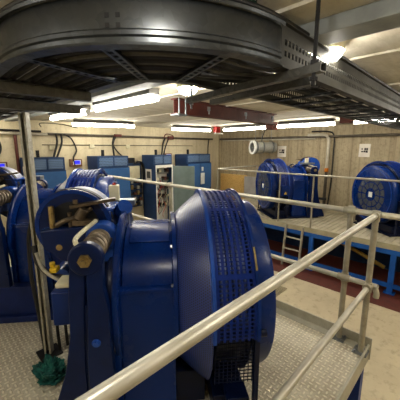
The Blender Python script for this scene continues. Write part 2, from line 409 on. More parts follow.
# ------------------------------------------------------------------ traction machine (local: X = axis towards the rope end, Z up, 0 = platform)
AX = .662
def arc(r, a0, a1, n, c=(0, AX)):
    return [(c[0]+r*math.cos(a0+(a1-a0)*i/n), c[1]+r*math.sin(a0+(a1-a0)*i/n)) for i in range(n+1)]
def make_machine(name, label, cat):
    T = thing(name, label, cat)
    c = (0, 0, AX)
    # end cover, its rings of vents, hub plate
    MB().lathe([(-.125,.36),(-.125,.545),(-.022,.548),(-.006,.540),(0,.525),(0,.0)], c, seg=96).build('end_cover', M['blue'], T)
    def vents(r0, r1, n, gap):
        v = MB()
        for i in range(n):
            a0 = 2*PI*i/n+gap; a1 = 2*PI*(i+1)/n-gap
            poly = arc(r0, a0, a1, 5) + arc(r1, a1, a0, 5)
            v.prism(poly, 0.0005, .006, 'X')
        return v
    vg = vents(.25, .34, 14, .04); vg.bm; vg.build('vent_ring', M['vent'], T, smooth=False)
    vents(.125, .225, 10, .06).build('vent_ring', M['vent'], T, smooth=False)
    MB().prism([(-.045,AX-.05),(.045,AX-.05),(.045,AX+.05),(-.045,AX+.05)], .0005, .008, 'X').build('label_plate', M['white'], T, smooth=False)
    rim = MB().lathe([(-.002,.50),(.006,.50),(.006,.485),(-.002,.485)], c, seg=72); rim.build('cover_bead', M['blue_light'], T)
    # rope sheave and ropes
    MB().lathe([(-.345,.05),(-.345,.555),(-.33,.57),(-.32,.52),(-.15,.52),(-.14,.57),(-.128,.555),(-.128,.05)], c, seg=72).build('sheave', M['navy'], T)
    rp = MB()
    for k in range(6):
        rp.tube([(-.30+.026*k, .535*math.cos(t), AX+.535*math.sin(t)) for t in [i*PI/36-.1*0 for i in range(37)]], .0095, 8)
    rp.build('rope', M['rope'], T)
    # guard: punched sheet with real slots
    R = .62; g = MB(); cols = [(-.345,-.325)]; x = -.325
    for k in range(6): cols += [(x, x+.018), (x+.018, x+.0315)]; x += .0315
    cols.append((x, -.128))
    n = 285; a0 = math.radians(-5); a1 = math.radians(185)
    seams = set()
    for ang in (26, 64, 116, 154): 
        i = int((math.radians(ang)-a0)/(a1-a0)*n); i -= i % 3; seams |= {i, i+1, i+2, i+3}
    xs = sorted(set([cc[0] for cc in cols] + [cc[1] for cc in cols]))
    V = [[g.bm.verts.new((xx, R*math.cos(a0+(a1-a0)*i/n), AX+R*math.sin(a0+(a1-a0)*i/n))) for xx in xs] for i in range(n+1)]
    for i in range(n):
        for j in range(len(xs)-1):
            hole = (i % 3 != 0) and i not in seams and 1 <= j <= 11 and (j % 2 == 1)
            if not hole: g.bm.faces.new((V[i][j], V[i][j+1], V[i+1][j+1], V[i+1][j]))
    go = g.build('guard', M['guard'], T)
    so = go.modifiers.new('sheet', 'SOLIDIFY'); so.thickness = .003; so.offset = -1
    MB().lathe([(-.135,.60),(-.135,.632),(-.118,.632),(-.118,.60),(-.135,.60)], c, a0=a0, a1=a1, seg=64).build('guard_rim', M['blue'], T)
    MB().lathe([(-.362,.59),(-.362,.634),(-.343,.634),(-.343,.59),(-.362,.59)], c, a0=a0, a1=a1, seg=64).build('guard_rim', M['blue_light'], T)
    MB().prism(arc(.6335,math.radians(141),math.radians(152),6)+arc(.63,math.radians(152),math.radians(141),6), -.132, -.122, 'X').build('warning_tape', M['tape'], T, smooth=False)
    # conical perforated sheet between guard and stator
    cone = bmesh.new(); uvl = cone.loops.layers.uv.new('UVMap'); n = 120
    prof = [(-.355, .612), (-.40, .578), (-.45, .535), (-.50, .49), (-.525, .465)]
    rows = [[cone.verts.new((px, pr*math.cos(2*PI*i/n), AX+pr*math.sin(2*PI*i/n))) for i in range(n)] for px, pr in prof]
    dist = [0]
    for k in range(1, len(prof)): dist.append(dist[-1]+math.hypot(prof[k][0]-prof[k-1][0], prof[k][1]-prof[k-1][1]))
    for k in range(len(prof)-1):
        for i in range(n):
            f = cone.faces.new((rows[k][i], rows[k+1][i], rows[k+1][(i+1)%n], rows[k][(i+1)%n]))
            uvs = [(i, k), (i, k+1), (i+1, k+1), (i+1, k)]
            for lp, (ii, kk) in zip(f.loops, uvs): lp[uvl].uv = (ii/n*260, dist[kk]/.0125)
    mb = MB(); mb.bm.free(); mb.bm = cone; mb.build('perforated_cone', M['mesh'], T)
    MB().lathe([(-.548,.30),(-.548,.478),(-.525,.478),(-.525,.30)], c, seg=72).build('stator_flange', M['blue'], T)
    # stator housing: arch on a box
    h = MB().prism([(-.40,.16)] + [(-.40,.80)] + arc(.412, PI-.36, .36, 40) + [(.40,.80),(.40,.16)], -.83, -.548, 'X')
    h.build('stator_housing', M['blue'], T, bevel=.004)
    MB().box(-.836,-.542,-.428,.428,.0,.80).box(-.84,-.538,-.432,.432,.80,.822).build('lower_housing', M['blue'], T, smooth=False, bevel=.004)
    cv = MB(); cv.prism(arc(.424, math.radians(122), math.radians(58), 24) + arc(.4125, math.radians(58), math.radians(122), 24), -.80, -.562, 'X')
    cv.build('curved_cover', M['blue'], T, bevel=.004)
    for a in (20, 50, 130, 158):
        a = math.radians(a); rb = MB(); rb.cyl((-.548, .452*math.cos(a), AX+.452*math.sin(a)), (-.56, .452*math.cos(a), AX+.452*math.sin(a)), .012, seg=6).build('flange_bolt', M['steel'], T)
    # end shield flange and its foot
    MB().lathe([(-.87,.20),(-.87,.495),(-.862,.503),(-.842,.503),(-.834,.495),(-.834,.20)], c, seg=80).build('end_shield', M['blue'], T)
    MB().prism([(-.46,0),(.46,0),(.46,.62),(-.46,.62)], -.876, -.838, 'X').build('shield_foot', M['blue'], T, smooth=False, bevel=.004)
    MB().lathe([(-.94,.0),(-.94,.30),(-.92,.33),(-.87,.34)], c, seg=56).build('bearing_cap', M['navy'], T)
    # brake lever on each side: boss, forked lever, pin
    for sgn in (-1, 1):
        def prs(m, poly, a, b): return m.prism(poly, min(sgn*a, sgn*b), max(sgn*a, sgn*b), 'Y')
        bx, bz = -.958, 1.055
        lv = MB()
        q0, q1 = sorted((sgn*.505, sgn*.56))
        lv.lathe([(q0,0),(q0,.074),(q0+.006,.081),(q1-.006,.081),(q1,.074),(q1,0)], (bx,0,bz), 'Y', seg=44)
        prs(lv, [(bx-.077,bz),(bx-.005,bz),(-.985,.80),(-1.0,.50),(-1.0,0),(-1.27,0),(-1.26,.06),(-1.16,.27),(-1.10,.45),(-1.064,.65),(-1.055,.86)], .50, .54)
        prs(lv, [(bx+.0,bz-.04),(bx+.076,bz),(-.885,.90),(-.868,.80),(-.864,.57),(-.85,0),(-.99,0),(-.985,.5),(-.966,.80)], .50, .556)
        prs(lv, [(-1.04,.81),(-.88,.81),(-.87,0),(-1.1,0)], .47, .53)
        L = lv.build('brake_lever', M['blue_lever'], T, bevel=.006)
        yo = sgn*.56
        MB().cyl((bx,yo,bz),(bx,yo+sgn*.018,bz),.032,seg=6).cyl((bx,yo+sgn*.018,bz),(bx,yo+sgn*.024,bz),.022,seg=24).cyl((bx,yo+sgn*.024,bz),(bx,yo+sgn*.045,bz),.014,seg=12).build('pin_nut', M['brass'], L)
        MB().cyl((-.935,sgn*.556,.62),(-.935,sgn*.572,.62),.014,seg=6).cyl((-.935,sgn*.556,.62),(-.935,sgn*.56,.62),.022,seg=20).build('bolt', M['blue_light'], L)
        # spring seat and spring
        b0, b1 = sorted((sgn*.13, sgn*.22))
        MB().lathe([(b0,0),(b0,.082),(b0+.006,.088),(b1-.006,.088),(b1,.082),(b1,0)], (bx,0,bz), 'Y', seg=40).box(bx-.07,bx+.07,b0+.02,b1-.01,.90,1.0).build('spring_seat', M['blue_light'], T, bevel=.003)
        sp = []; ya, yb = sgn*.505, sgn*.222
        for i in range(6*24+1):
            a = 2*PI*i/24; sp.append((bx+.056*math.cos(a), ya+(yb-ya)*i/(6*24), bz+.056*math.sin(a)))
        MB().tube(sp, .0105, 8).build('spring', M['spring'], T)
        MB().cyl((bx,sgn*.5,bz),(bx,sgn*.225,bz),.03,seg=14).build('tie_rod', M['dark'], T)
        MB().tube(spline([(-1.0,sgn*.535,bz+.075),(-1.03,sgn*.44,bz+.068),(-1.02,sgn*.33,bz+.078),(-.985,sgn*.2,bz+.098)],5), .012, 8).build('release_strap', M['cream'], T)
    MB().box(-1.10,-.90,-.11,.11,.86,1.0).build('brake_bridge', M['navy'], T, bevel=.006)
    MB().prism([(-.9,.72),(-1.12,.86),(-1.22,.9),(-1.22,1.06),(-1.06,1.06),(-.94,1.16),(-.88,1.10),(-.88,.72)], -.11, .26, 'Y').build('brake_bracket', M['navy'], T, bevel=.006)
    # brake drum on top with its axis across the machine
    dc = (-1.135, 0, 1.105)
    MB().lathe([(-.12,.0),(-.12,.195),(-.115,.20),(-.09,.20)], dc, 'Y', seg=64).build('drum_face', M['blue_lever'], T)
    MB().lathe([(-.122,.198),(-.122,.222),(-.088,.222),(-.088,.198),(-.122,.198)], dc, 'Y', seg=64).build('drum_rim', M['blue'], T)
    MB().lathe([(-.088,.213),(-.088,.226),(-.05,.226),(-.05,.213),(-.088,.213)], dc, 'Y', seg=64).build('drum_tyre', M['black'], T)
    MB().lathe([(-.085,.212),(.10,.212),(.11,.20),(.11,.0)], dc, 'Y', seg=64).build('drum', M['offwhite_drum'], T)
    MB().prism(arc(.15, .25, PI-.25, 24, (dc[0], dc[2])), -.1225, -.1203, 'Y').build('drum_opening', M['hole'], T, smooth=False)  # flat black sheet in place of a cut opening, its shade in the colour
    MB().bar((-1.13,-.175,1.235), (-.88,-.13,1.268), .05, .016).cyl((-1.10,-.17,1.25),(-1.10,-.17,1.275),.014,seg=6).build('release_lever', M['linkage'], T, smooth=False)
    MB().cyl((-1.245,-.15,1.10),(-1.245,-.15,1.235),.016,seg=14).build('brass_post', M['brass'], T)
    MB().cyl((-1.28,-.12,1.06),(-1.28,-.15,1.06),.022,seg=6).build('bolt', M['brass'], T)
    MB().cyl((-1.20,-.12,1.00),(-1.20,-.205,1.00),.018,seg=12).build('bolt', M['brass'], T)
    MB().prism([(-1.30,1.10),(-1.29,1.0),(-1.2,.92),(-1.08,.88),(-.98,.9),(-.98,1.10),(-1.06,1.12)],-.20,-.126,'Y').build('clamp_plate', M['blue_lever'], T, bevel=.006)
    lk = MB().tube(spline([(-1.22,-.16,1.12),(-1.17,-.17,1.15),(-1.10,-.16,1.17),(-1.02,-.14,1.22)],5), .016, 10).cyl((-1.09,-.17,1.16),(-1.05,-.17,1.22),.03,seg=14).box(-1.12,-.98,-.2,-.15,1.125,1.155).cyl((-1.14,-.16,1.1),(-1.14,-.16,1.2),.012,seg=10)
    lk.build('linkage', M['linkage'], T, bevel=.003)
    MB().box(-1.04,-.92,-.11,.08,1.10,1.19).box(-1.06,-.90,-.12,.10,1.19,1.21).build('magnet_block', M['blue_light'], T, bevel=.008)
    # small beam with a cream switch box on it
    MB().box(-1.12,-.80,.16,.26,1.165,1.205).build('switch_bracket', M['galv'], T, smooth=False, bevel=.003)
    sb = MB().box(-.975,-.91,.17,.235,1.205,1.31).build('switch_box', M['cream'], T, smooth=False, bevel=.004)
    MB().cyl((-.942,.205,1.31),(-.942,.205,1.325),.012,seg=10).build('knob', M['redbox'], sb)
    MB().box(-1.21,-1.08,-.36,-.14,.60,.80).build('brake_block', M['blue'], T, bevel=.008)
    MB().box(-1.20,-1.12,-.32,-.2,.80,.83).build('terminal_cap', M['cream'], T, bevel=.008)
    MB().lathe([(-.06,0),(-.06,.05),(.08,.055),(.09,0)], (-1.24,-.05,.78), 'Y', seg=24).build('release_motor', M['blue_light'], T)
    MB().box(-1.27,-1.23,-.20,-.14,.84,.87).cyl((-1.26,-.17,.87),(-1.26,-.17,.90),.016,seg=14).build('switch_block', M['yellow'], T, bevel=.004)
    MB().tube(spline([(-1.36,-.15,1.0),(-1.34,-.17,.90),(-1.27,-.19,.83),(-1.18,-.2,.81)],6), .016, 10).build('hose', M['black'], T)
    MB().tube(spline([(-1.335,-.19,.97),(-1.30,-.21,.88),(-1.22,-.23,.82),(-1.12,-.24,.80)],6), .010, 10).build('steel_pipe', M['galv_dull'], T)
    MB().cyl((-.9,.1,1.12),(-.845,.02,1.19),.05,seg=20).build('encoder', M['blue_light'], T)
    # terminal box with a warning triangle on the far flank
    tb = MB().box(-.34,-.14,.60,.70,.52,.74).build('terminal_box', M['blue'], T, bevel=.006)
    MB().prism([(-.27,.56),(-.20,.56),(-.235,.62)], .7005, .7025, 'Y').build('warning_sticker', M['yellow'], tb, smooth=False)
    # open frame under the guard
    MB().cyl((-.36,-.575,.615),(-.07,-.575,.615),.019,seg=14).build('frame_bar', M['navy'], T)
    MB().box(-.36,-.07,.56,.60,.60,.63).build('frame_bar', M['navy'], T, smooth=False)
    for x in (-.355, -.11):
        for y in (-.55, .55):
            if x < -.3 and y < 0: continue
            MB().box(x-.013,x+.013,y-.015,y+.015,0,.61).build('frame_leg', M['navy'], T, smooth=False)
    lat = MB()
    for k in range(11): lat.box(-.335+.023*k-.002,-.335+.023*k+.002,-.545,-.541,.30,.595)
    for k in range(14): lat.box(-.335,-.105,-.545,-.541,.31+.021*k-.002,.31+.021*k+.002)
    lat.build('wire_grille', M['navy'], T, smooth=False)
    MB().box(-.33,-.13,-.46,.46,.0,.14).box(-.26,-.13,-.52,-.40,.02,.17).build('rope_tray', M['navy'], T, bevel=.004)
    MB().box(-.54,-.36,-.34,.34,.0,.22).build('pedestal', M['navy'], T, bevel=.004)
    return T
M['vent'] = paint('vent_mesh_grey', (66, 72, 84), (46, 50, 62), .7, scale=30)
M['rope'] = paint('rope_steel', (120, 130, 160), (84, 94, 122), .3, .5, scale=30)
M['guard'] = paint('guard_blue_paint', (12, 40, 116), (9, 30, 92), .36, scale=5)
M['blue_lever'] = paint('lever_blue_paint', (6, 27, 72), (5, 20, 54), .3, scale=6, coat=.04)
M['linkage'] = paint('greasy_steel', (96, 82, 64), (48, 40, 32), .45, .5, scale=14)

mach = make_machine('traction_machine', 'large dark blue traction machine in the foreground with spring brake lever', 'machine')
mach.location = (1.61, 1.095, PZ); mach.rotation_euler.z = math.radians(-38.5)
# second machine: left, behind the first
yaw = math.radians(44.5)
fwd = Vector((math.cos(yaw), math.sin(yaw), 0)); rgt = Vector((math.sin(yaw), -math.cos(yaw), 0))
def W(r, f, z=0): return rgt*r + fwd*f + Vector((0,0,z))
def plinth(label, loc, rz, dims):
    o = MB().box(*dims).build('machine_plinth', M['navy' if dims[5] < .05 else 'plinth'], smooth=False, bevel=.006)
    o.location = loc; o.rotation_euler.z = rz
    return tag(o, label, 'plinth', None)
M['plinth'] = paint('plinth_blue', (18, 36, 92), (14, 28, 72), .5, scale=6)
m2 = copy_tree(mach); m2['label'] = 'blue traction machine at far left behind the upright channel post'
p2 = W(-.935, 3.03); m2.location = (p2.x, p2.y, PZ+.06); m2.rotation_euler.z = math.radians(-38.5)
plinth('low dark blue steel plinth under the machine at far left', (p2.x, p2.y, PZ), math.radians(-38.5), (-1.45, .05, -.60, .60, 0, .06))
m3 = copy_tree(mach); m3['label'] = 'bright blue traction machine on the far platform beside the grey conduit'
m3.location = (5.77, 3.58, PZ+.03); m3.rotation_euler.z = math.radians(143)
plinth('blue plinth under the machine beside the grey conduit', (5.77, 3.58, PZ), math.radians(143), (-1.15, -.06, -.50, .50, 0, .03))
m4 = copy_tree(mach); m4['label'] = 'bright blue traction machine at right edge with round vented end cover facing us'
m4.location = (6.10, 1.42, PZ+.03); m4.rotation_euler.z = math.radians(143)
plinth('blue plinth under the machine at the right edge', (6.10, 1.42, PZ), math.radians(143), (-1.15, -.06, -.50, .50, 0, .03))

for mm in (m3, m4):
    for ch in mm.children:
        if ch.name.startswith('drum') and 'face' not in ch.name and 'tyre' not in ch.name and 'rim' not in ch.name:
            ch.material_slots[0].link = 'OBJECT'; ch.material_slots[0].material = M['blue_light']
# plain front block of the second machine's foundation
fb = MB().box(-1.5,-.60,-.56,-.455,0,.27).build('foundation_block', M['plinth'], smooth=False, bevel=.006)
fb.location = (p2.x, p2.y, PZ+.06); fb.rotation_euler.z = math.radians(-38.5); tag(fb, 'dark blue foundation block in front of the far left machine', 'block')

# ------------------------------------------------------------------ cable tray overhead
TB, TT = CZ+.33, CZ+.49      # bottom and top of its side
cx, cy, RO, RI = 1.12, 1.44, .80, .30
def path(R, y_end=YW-.03, x_end=XW-.03, n=28):
    """plan line of a side: down the left branch, round the bend, out along the right branch"""
    pts = [(cx-R, y_end), (cx-R, cy+.6)]
    pts += [(cx-R*math.cos(t), cy-R*math.sin(t)) for t in [PI/2*i/n for i in range(n+1)]]
    return pts
tray = thing('cable_tray', 'curved galvanised cable tray bending overhead across the top', 'cable tray', (0,0,0))
def side(R, sgn, name):
    """folded side: web with top roll, a pressed groove and a bottom lip; sgn = direction away from the tray"""
    prof = [(.018,TT-.012),(.020,TT),(.0,TT+.004),(-.006,TT-.006),(0,TT-.022),(.0,TB+.052),(.007,TB+.045),(.007,TB+.034),(0,TB+.028),(.0,TB+.010),(.014,TB+.006),(.016,TB),(-.03,TB),(-.03,TB+.004)]
    b = MB(); pl = path(R); rows = []
    pl = [p for p in pl]
    for i, (x, y) in enumerate(pl):
        a, c = pl[max(i-1,0)], pl[min(i+1,len(pl)-1)]
        d = Vector((c[0]-a[0], c[1]-a[1], 0)).normalized(); nrm = Vector((d.y, -d.x, 0))   # to the right of travel
        if i in (0, 1): nrm = Vector((-1,0,0))
        if i == len(pl)-1: nrm = Vector((0,-1,0))
        nrm = Vector((x-cx, y-cy, 0)).normalized() if i > 1 else Vector((-1,0,0))
        rows.append([b.bm.verts.new(Vector((x,y,0)) + nrm*sgn*o + Vector((0,0,z))) for o, z in prof])
    for i in range(len(rows)-1):
        for k in range(len(prof)-1): b.bm.faces.new((rows[i][k], rows[i][k+1], rows[i+1][k+1], rows[i+1][k]))
    o = b.build(name, M['galv_tray'], tray)
    s = o.modifiers.new('gauge', 'SOLIDIFY'); s.thickness = .0025
    return o
side(RO, 1, 'outer_side'); side(RI, -1, 'inner_side')
# four flat near-black squares at the bend joint, shade of holes put into colour
for da in (-.5, .5):
    for dz in (.082, .112):
        a = math.radians(41.5)+da*.045
        x, y = cx-(RO+.0025)*math.cos(a), cy-(RO+.0025)*math.sin(a)
        d = Vector((-math.cos(a), -math.sin(a), 0)); s = Vector((math.sin(a), -math.cos(a), 0))
        p = Vector((x, y, TB+dz-.02))
        MB().bar(p, p+d*.002, .014, .014).build('square_bolt_hole', M['hole'], tray, smooth=False)
# straight perforated right branch: sides with two rows of real slots
M['tray_matte'] = paint('dull_tray_steel', (62, 60, 52), (44, 42, 36), .55, .3, scale=5)
def straight(y, sgn, name):
    b = MB(); x0, x1 = cx, XW-.05
    zs = [TB, TB+.045, TB+.068, TB+.088, TB+.111, TT]
    xs = [x0]; x = x0+.03
    while x < x1-.04: xs += [x, x+.016]; x += .032
    xs.append(x1)
    V = [[b.bm.verts.new((x, y, z)) for z in zs] for x in xs]
    for i in range(len(xs)-1):
        for k in range(5):
            if i % 2 == 1 and k in (1, 3): continue
            b.bm.faces.new((V[i][k], V[i+1][k], V[i+1][k+1], V[i][k+1]))
    o = b.build(name, M['tray_matte'], tray, smooth=False)
    s = o.modifiers.new('gauge', 'SOLIDIFY'); s.thickness = .0025
    f = MB().box(x0, x1, min(y,y+sgn*.02), max(y,y+sgn*.02), TT, TT+.003).box(x0, x1, min(y,y-sgn*.03), max(y,y-sgn*.03), TB-.003, TB)
    f.box(x0, x1, min(y,y+sgn*.012), max(y,y+sgn*.012), TB-.003, TB+.006)
    f.build(name.replace('side','flange'), M['tray_matte'], o, smooth=False)
straight(cy-RO, -1, 'outer_straight_side'); straight(cy-RI, 1, 'inner_straight_side')
def rung(a, b, w=.045):
    a, b = Vector(a), Vector(b); d = (b-a).normalized(); s = Vector((-d.y, d.x, 0)); m = MB(); L = (b-a).length
    # slotted channel seen from below: two strips, cross webs between the slots
    for o in (-w/2, w/2-.012):
        m.bar(a+s*(o+.006), b+s*(o+.006), .012, .012)
    k = .0
    while k < L-.02:
        m.bar(a+d*k, a+d*(k+.022), w, .010); k += .045
    m.build('rung', M['galv_tray'], tray, smooth=False)
for ang in (12, 39, 70):
    t = math.radians(ang); d = Vector((-math.cos(t), -math.sin(t), 0)); o = Vector((cx, cy, TB+.004))
    rung(o+d*RI, o+d*RO)
for y in (1.75, 2.05, 2.35, 2.7, 3.05, 3.4, 3.75, 4.1, 4.45, 4.8, 5.15, 5.5, 5.85, 6.2): rung((cx-RO, y, TB+.004), (cx-RI, y, TB+.004))
x = 1.32
while x < 7.5: rung((x, cy-RO, TB+.004), (x, cy-RI, TB+.004)); x += .29
# perforated bottom strip patch in the bend
# cables lying in the tray
def cable(R, z, r, mat, wob, label, straight_to=XW-.1, lift=0.0):
    pts = [Vector((cx-R, YW-.1, z)), Vector((cx-R+wob, 4.8, z)), Vector((cx-R-wob, 3.2, z)), Vector((cx-R, 2.2, z))]
    pts += [Vector((cx-(R+wob*math.sin(3*t))*math.cos(t), cy-(R+wob*math.sin(3*t))*math.sin(t), z)) for t in [PI/2*i/8 for i in range(9)]]
    ys = cy-RO+.03+(RO-R)*.62; z2 = z+.03+lift
    pts += [Vector((1.9, ys, z2)), Vector((3.2, ys, z2)), Vector((4.6, ys, z2)), Vector((6.2, ys, z2)), Vector((straight_to, ys, z2))]
    o = MB().tube(spline(pts, 5), r, 8).build('cable', M[mat])
    return tag(o, label, 'cable', 'cables lying in the overhead tray')
M['cable_grey'] = paint('grey_cable', (92, 90, 84), (64, 62, 58), .5, scale=14)
for i, (R, z, r, mt_) in enumerate(((.36,.022,.013,'black'), (.40,.020,.011,'cable_grey'), (.435,.022,.013,'black'), (.475,.022,.014,'black'), (.52,.020,.011,'cable_grey'), (.555,.022,.013,'black'), (.60,.024,.015,'black'), (.645,.020,.011,'cable_grey'), (.685,.022,.013,'black'), (.73,.022,.013,'black'),(.765,.02,.011,'black'),
        (.45,.05,.016,'black'), (.58,.05,.016,'black'), (.66,.05,.014,'black'))):
    cable(R, TB+.012+z-.005, r, mt_, .008*(-1)**i, 'black or grey power cable lying in the overhead cable tray', lift=(0,.028,.056)[i%3])
for k, (zz, yy, lab) in enumerate(((.034,.019,'lowest'),(.068,.018,'middle'),(.102,.018,'topmost'))):
    o = MB().tube(spline([(cx-.02, cy-RO+yy, TB+zz), (2.4, cy-RO+yy, TB+zz), (4.2, cy-RO+yy, TB+zz), (XW-.1, cy-RO+yy, TB+zz)], 5), .0155, 8).build('cable', M['black'])  # added stack keeps the lamp behind from showing through the side slots
    tag(o, lab+' of three thick black cables added behind the perforated tray side to block lamp light', 'cable')
# loose cable along the top edge
o = MB().tube(spline([(cx-RO-.004, 3.0, TT+.016), (cx-RO-.004, 1.9, TT+.016)] + [(cx-(RO+.004)*math.cos(t), cy-(RO+.004)*math.sin(t), TT+.016) for t in [PI/2*i/8 for i in range(9)]] + [(1.5, .635, TT+.017), (2.1, .638, TT+.017), (3.0, .636, TT+.017), (5.0, .636, TT+.017)], 5), .009, 8).build('cable', M['black'])
tag(o, 'thin black cable running along the top rim of the curved tray', 'cable')

# trapeze strut, its rod, and the left strut with its upright
st = thing('tray_support', 'steel channel strut under the right tray branch with a threaded rod up to the ceiling', 'support', (0,0,0))
M['strut'] = galv('strut_steel', (124, 124, 120), (88, 88, 84), .42, .7)
def channel(a, b, name, parent, w=.041, h=.03):
    a, b = Vector(a), Vector(b); m = MB(); d = (b-a).normalized(); s = Vector((-d.y, d.x, 0)); z = Vector((0,0,1))
    m.bar(a, b, w, .004); m.bar(a+s*(w/2-.002)+z*h/2, b+s*(w/2-.002)+z*h/2, .004, h); m.bar(a-s*(w/2-.002)+z*h/2, b-s*(w/2-.002)+z*h/2, .004, h)
    m.bar(a+s*(w/2-.008)+z*h, b+s*(w/2-.008)+z*h, .012, .003); m.bar(a-s*(w/2-.008)+z*h, b-s*(w/2-.008)+z*h, .012, .003)
    return m.build(name, M['strut'], parent, smooth=False)
channel((1.16,.475,CZ+.29), (1.34,1.42,CZ+.29), 'strut', st)
channel((1.36,.60,CZ+.29), (1.50,1.36,CZ+.29), 'strut', st)
rod = MB().cyl((1.155,.51,CZ+.24), (1.155,.51,ZC), .008, seg=10).cyl((1.155,.51,CZ+.26), (1.155,.51,CZ+.272), .017, seg=6).cyl((1.155,.51,CZ+.32), (1.155,.51,CZ+.335), .017, seg=6)
rod.build('threaded_rod', M['dark'], st)
MB().cyl((1.335,1.39,CZ+.25), (1.335,1.39,ZC), .007, seg=10).cyl((1.335,1.39,CZ+.275), (1.335,1.39,CZ+.287), .015, seg=6).build('threaded_rod', M['galv'], st)
ls = thing('tray_support', 'upright galvanised channel post at left holding a strut under the curved tray', 'support', (.57,2.2,PZ))
def Q(x, y, z): return (x-.57, y-2.2, z-PZ)
channel(Q(.02,2.14,CZ+.235), Q(.88,2.05,CZ+.235), 'strut', ls, .06, .05)
channel(Q(.06,1.80,CZ+.28), Q(.82,1.75,CZ+.28), 'strut', ls, .05, .045)
up_ = MB()
d = Vector((.70,.71,0)); dd = Vector((rgt.x, rgt.y, 0))
base = Vector((0,0,0)); zt = CZ+.23-PZ
up_.bar((-.023*dd.x,-.023*dd.y,.01), (-.023*dd.x,-.023*dd.y,zt), .004, .045, up=fwd); up_.bar((.023*dd.x,.023*dd.y,.01), (.023*dd.x,.023*dd.y,zt), .004, .045, up=fwd)
up_.bar((fwd.x*.02,fwd.y*.02,.01), (fwd.x*.02,fwd.y*.02,zt), .048, .004, up=fwd)
up_.bar((-.018*dd.x-fwd.x*.022,-.018*dd.y-fwd.y*.022,.01), (-.018*dd.x-fwd.x*.022,-.018*dd.y-fwd.y*.022,zt), .014, .004, up=fwd)
up_.bar((.018*dd.x-fwd.x*.022,.018*dd.y-fwd.y*.022,.01), (.018*dd.x-fwd.x*.022,.018*dd.y-fwd.y*.022,zt), .014, .004, up=fwd)
up_.build('upright', M['galv_dull'], ls, smooth=False)
MB().box(-.075,.075,-.075,.075,0,.012).build('base_plate', M['dark'], ls, smooth=False)
o = MB().tube(spline([W(-1.215,2.05,PZ+1.2), W(-1.26,2.05,PZ+1.03), W(-1.295,2.05,PZ+.885), W(-1.275,2.0,PZ+.62), W(-1.235,1.97,PZ+.354), W(-1.22,1.98,PZ+.02)],6), .015, 8).build('cable', M['black'])
tag(o, 'thick black cable hanging down the left side of the upright channel post', 'cable')
for i, (a, b_, lab) in enumerate((((-1.10,1.975),(-1.05,1.99),'black hose rising beside the foot of the upright channel post'), ((-1.065,2.03),(-1.03,2.05),'second black hose behind the one at the post foot'))):
    o = MB().tube(spline([W(a[0],a[1],PZ+.012), W(a[0]+.0,a[1],PZ+.25), W(b_[0],b_[1],PZ+.42), W(b_[0]+.07,b_[1]+.0,PZ+.48)],6), .012, 8).build('hose', M['black']); tag(o, lab, 'hose')
for i, dy in enumerate((0, .07)):
    o = MB().tube(spline([W(-1.13+.02*i,2.12+dy,PZ+.014), W(-1.0,2.2+dy,PZ+.03), W(-.93,2.27+dy,PZ+.12), W(-.86,2.33+dy,PZ+.14)],6), .013, 8).build('conduit', M['galv_dull'])
    tag(o, ('nearer' if i == 0 else 'farther') + ' pale bent conduit on the deck between the upright post and the machine', 'conduit')

# ------------------------------------------------------------------ crumpled cloths
def rag(name, label, loc, rx, ry, h, mat, seed):
    bm = bmesh.new(); bmesh.ops.create_icosphere(bm, subdivisions=5, radius=1)
    for v in bm.verts:
        p = v.co.copy(); n1 = noise.noise(p*1.6+Vector((seed,0,0))); n2 = noise.noise(p*4.2+Vector((0,seed,0))); n3 = abs(noise.noise(p*7+Vector((0,0,seed))))
        s = 1+.35*n1+.28*n2-.30*n3
        v.co = Vector((p.x*rx*s, p.y*ry*s, max(0, (p.z*.5+.35)*h*(1+.6*n1+.5*n2-.5*n3))))
    mb = MB(); mb.bm.free(); mb.bm = bm; o = mb.build(name, M[mat]); o.location = loc
    return tag(o, label, 'cloth')
p = W(-1.045, 1.73, PZ); rag('rag', 'crumpled teal green cloth on the deck beside the machine foot', p, .10, .115, .10, 'rag', 3.1)
rag('rag', 'dark green cloth bundle lying on top of the tray rim', (.93, .685, TT+.02), .055, .035, .05, 'rag_dark', 8.4)

# ------------------------------------------------------------------ ceiling things
M['trunk'] = paint('trunking_grey', (158, 164, 164), (134, 140, 140), .55)
tk = MB().box(1.35,1.51,-.05,6.5,CZ+.494,ZC).box(1.33,1.53,.02,.16,CZ+.47,CZ+.5).build('ceiling_trunking', M['trunk'], smooth=False, bevel=.004)
tag(tk, 'flat grey steel trunking fixed along the ceiling', 'trunking')
bm_ = thing('steel_beam', 'short red oxide steel I beam under the ceiling', 'beam', (0,0,0))
MB().box(2.22,4.45,2.60,2.612,CZ+.40,ZC-.012).box(2.22,4.45,2.55,2.66,CZ+.387,CZ+.40).box(2.22,4.45,2.55,2.66,ZC-.012,ZC).build('beam', M['red'], bm_, smooth=False)
cl = MB()
for x in (2.24, 2.34):
    cl.cyl((x,2.535,CZ+.362),(x,2.535,ZC),.009,seg=8)
cl.box(2.22,2.36,2.52,2.67,CZ+.372,CZ+.386); cl.build('clamp', M['galv'], bm_, smooth=False)
for x in (2.75, 3.55, 4.3): MB().box(x-.02,x+.02,2.535,2.555,CZ+.46,CZ+.51).cyl((x,2.54,CZ+.42),(x,2.54,CZ+.5),.008,seg=8).build('clip', M['galv'], bm_, smooth=False)

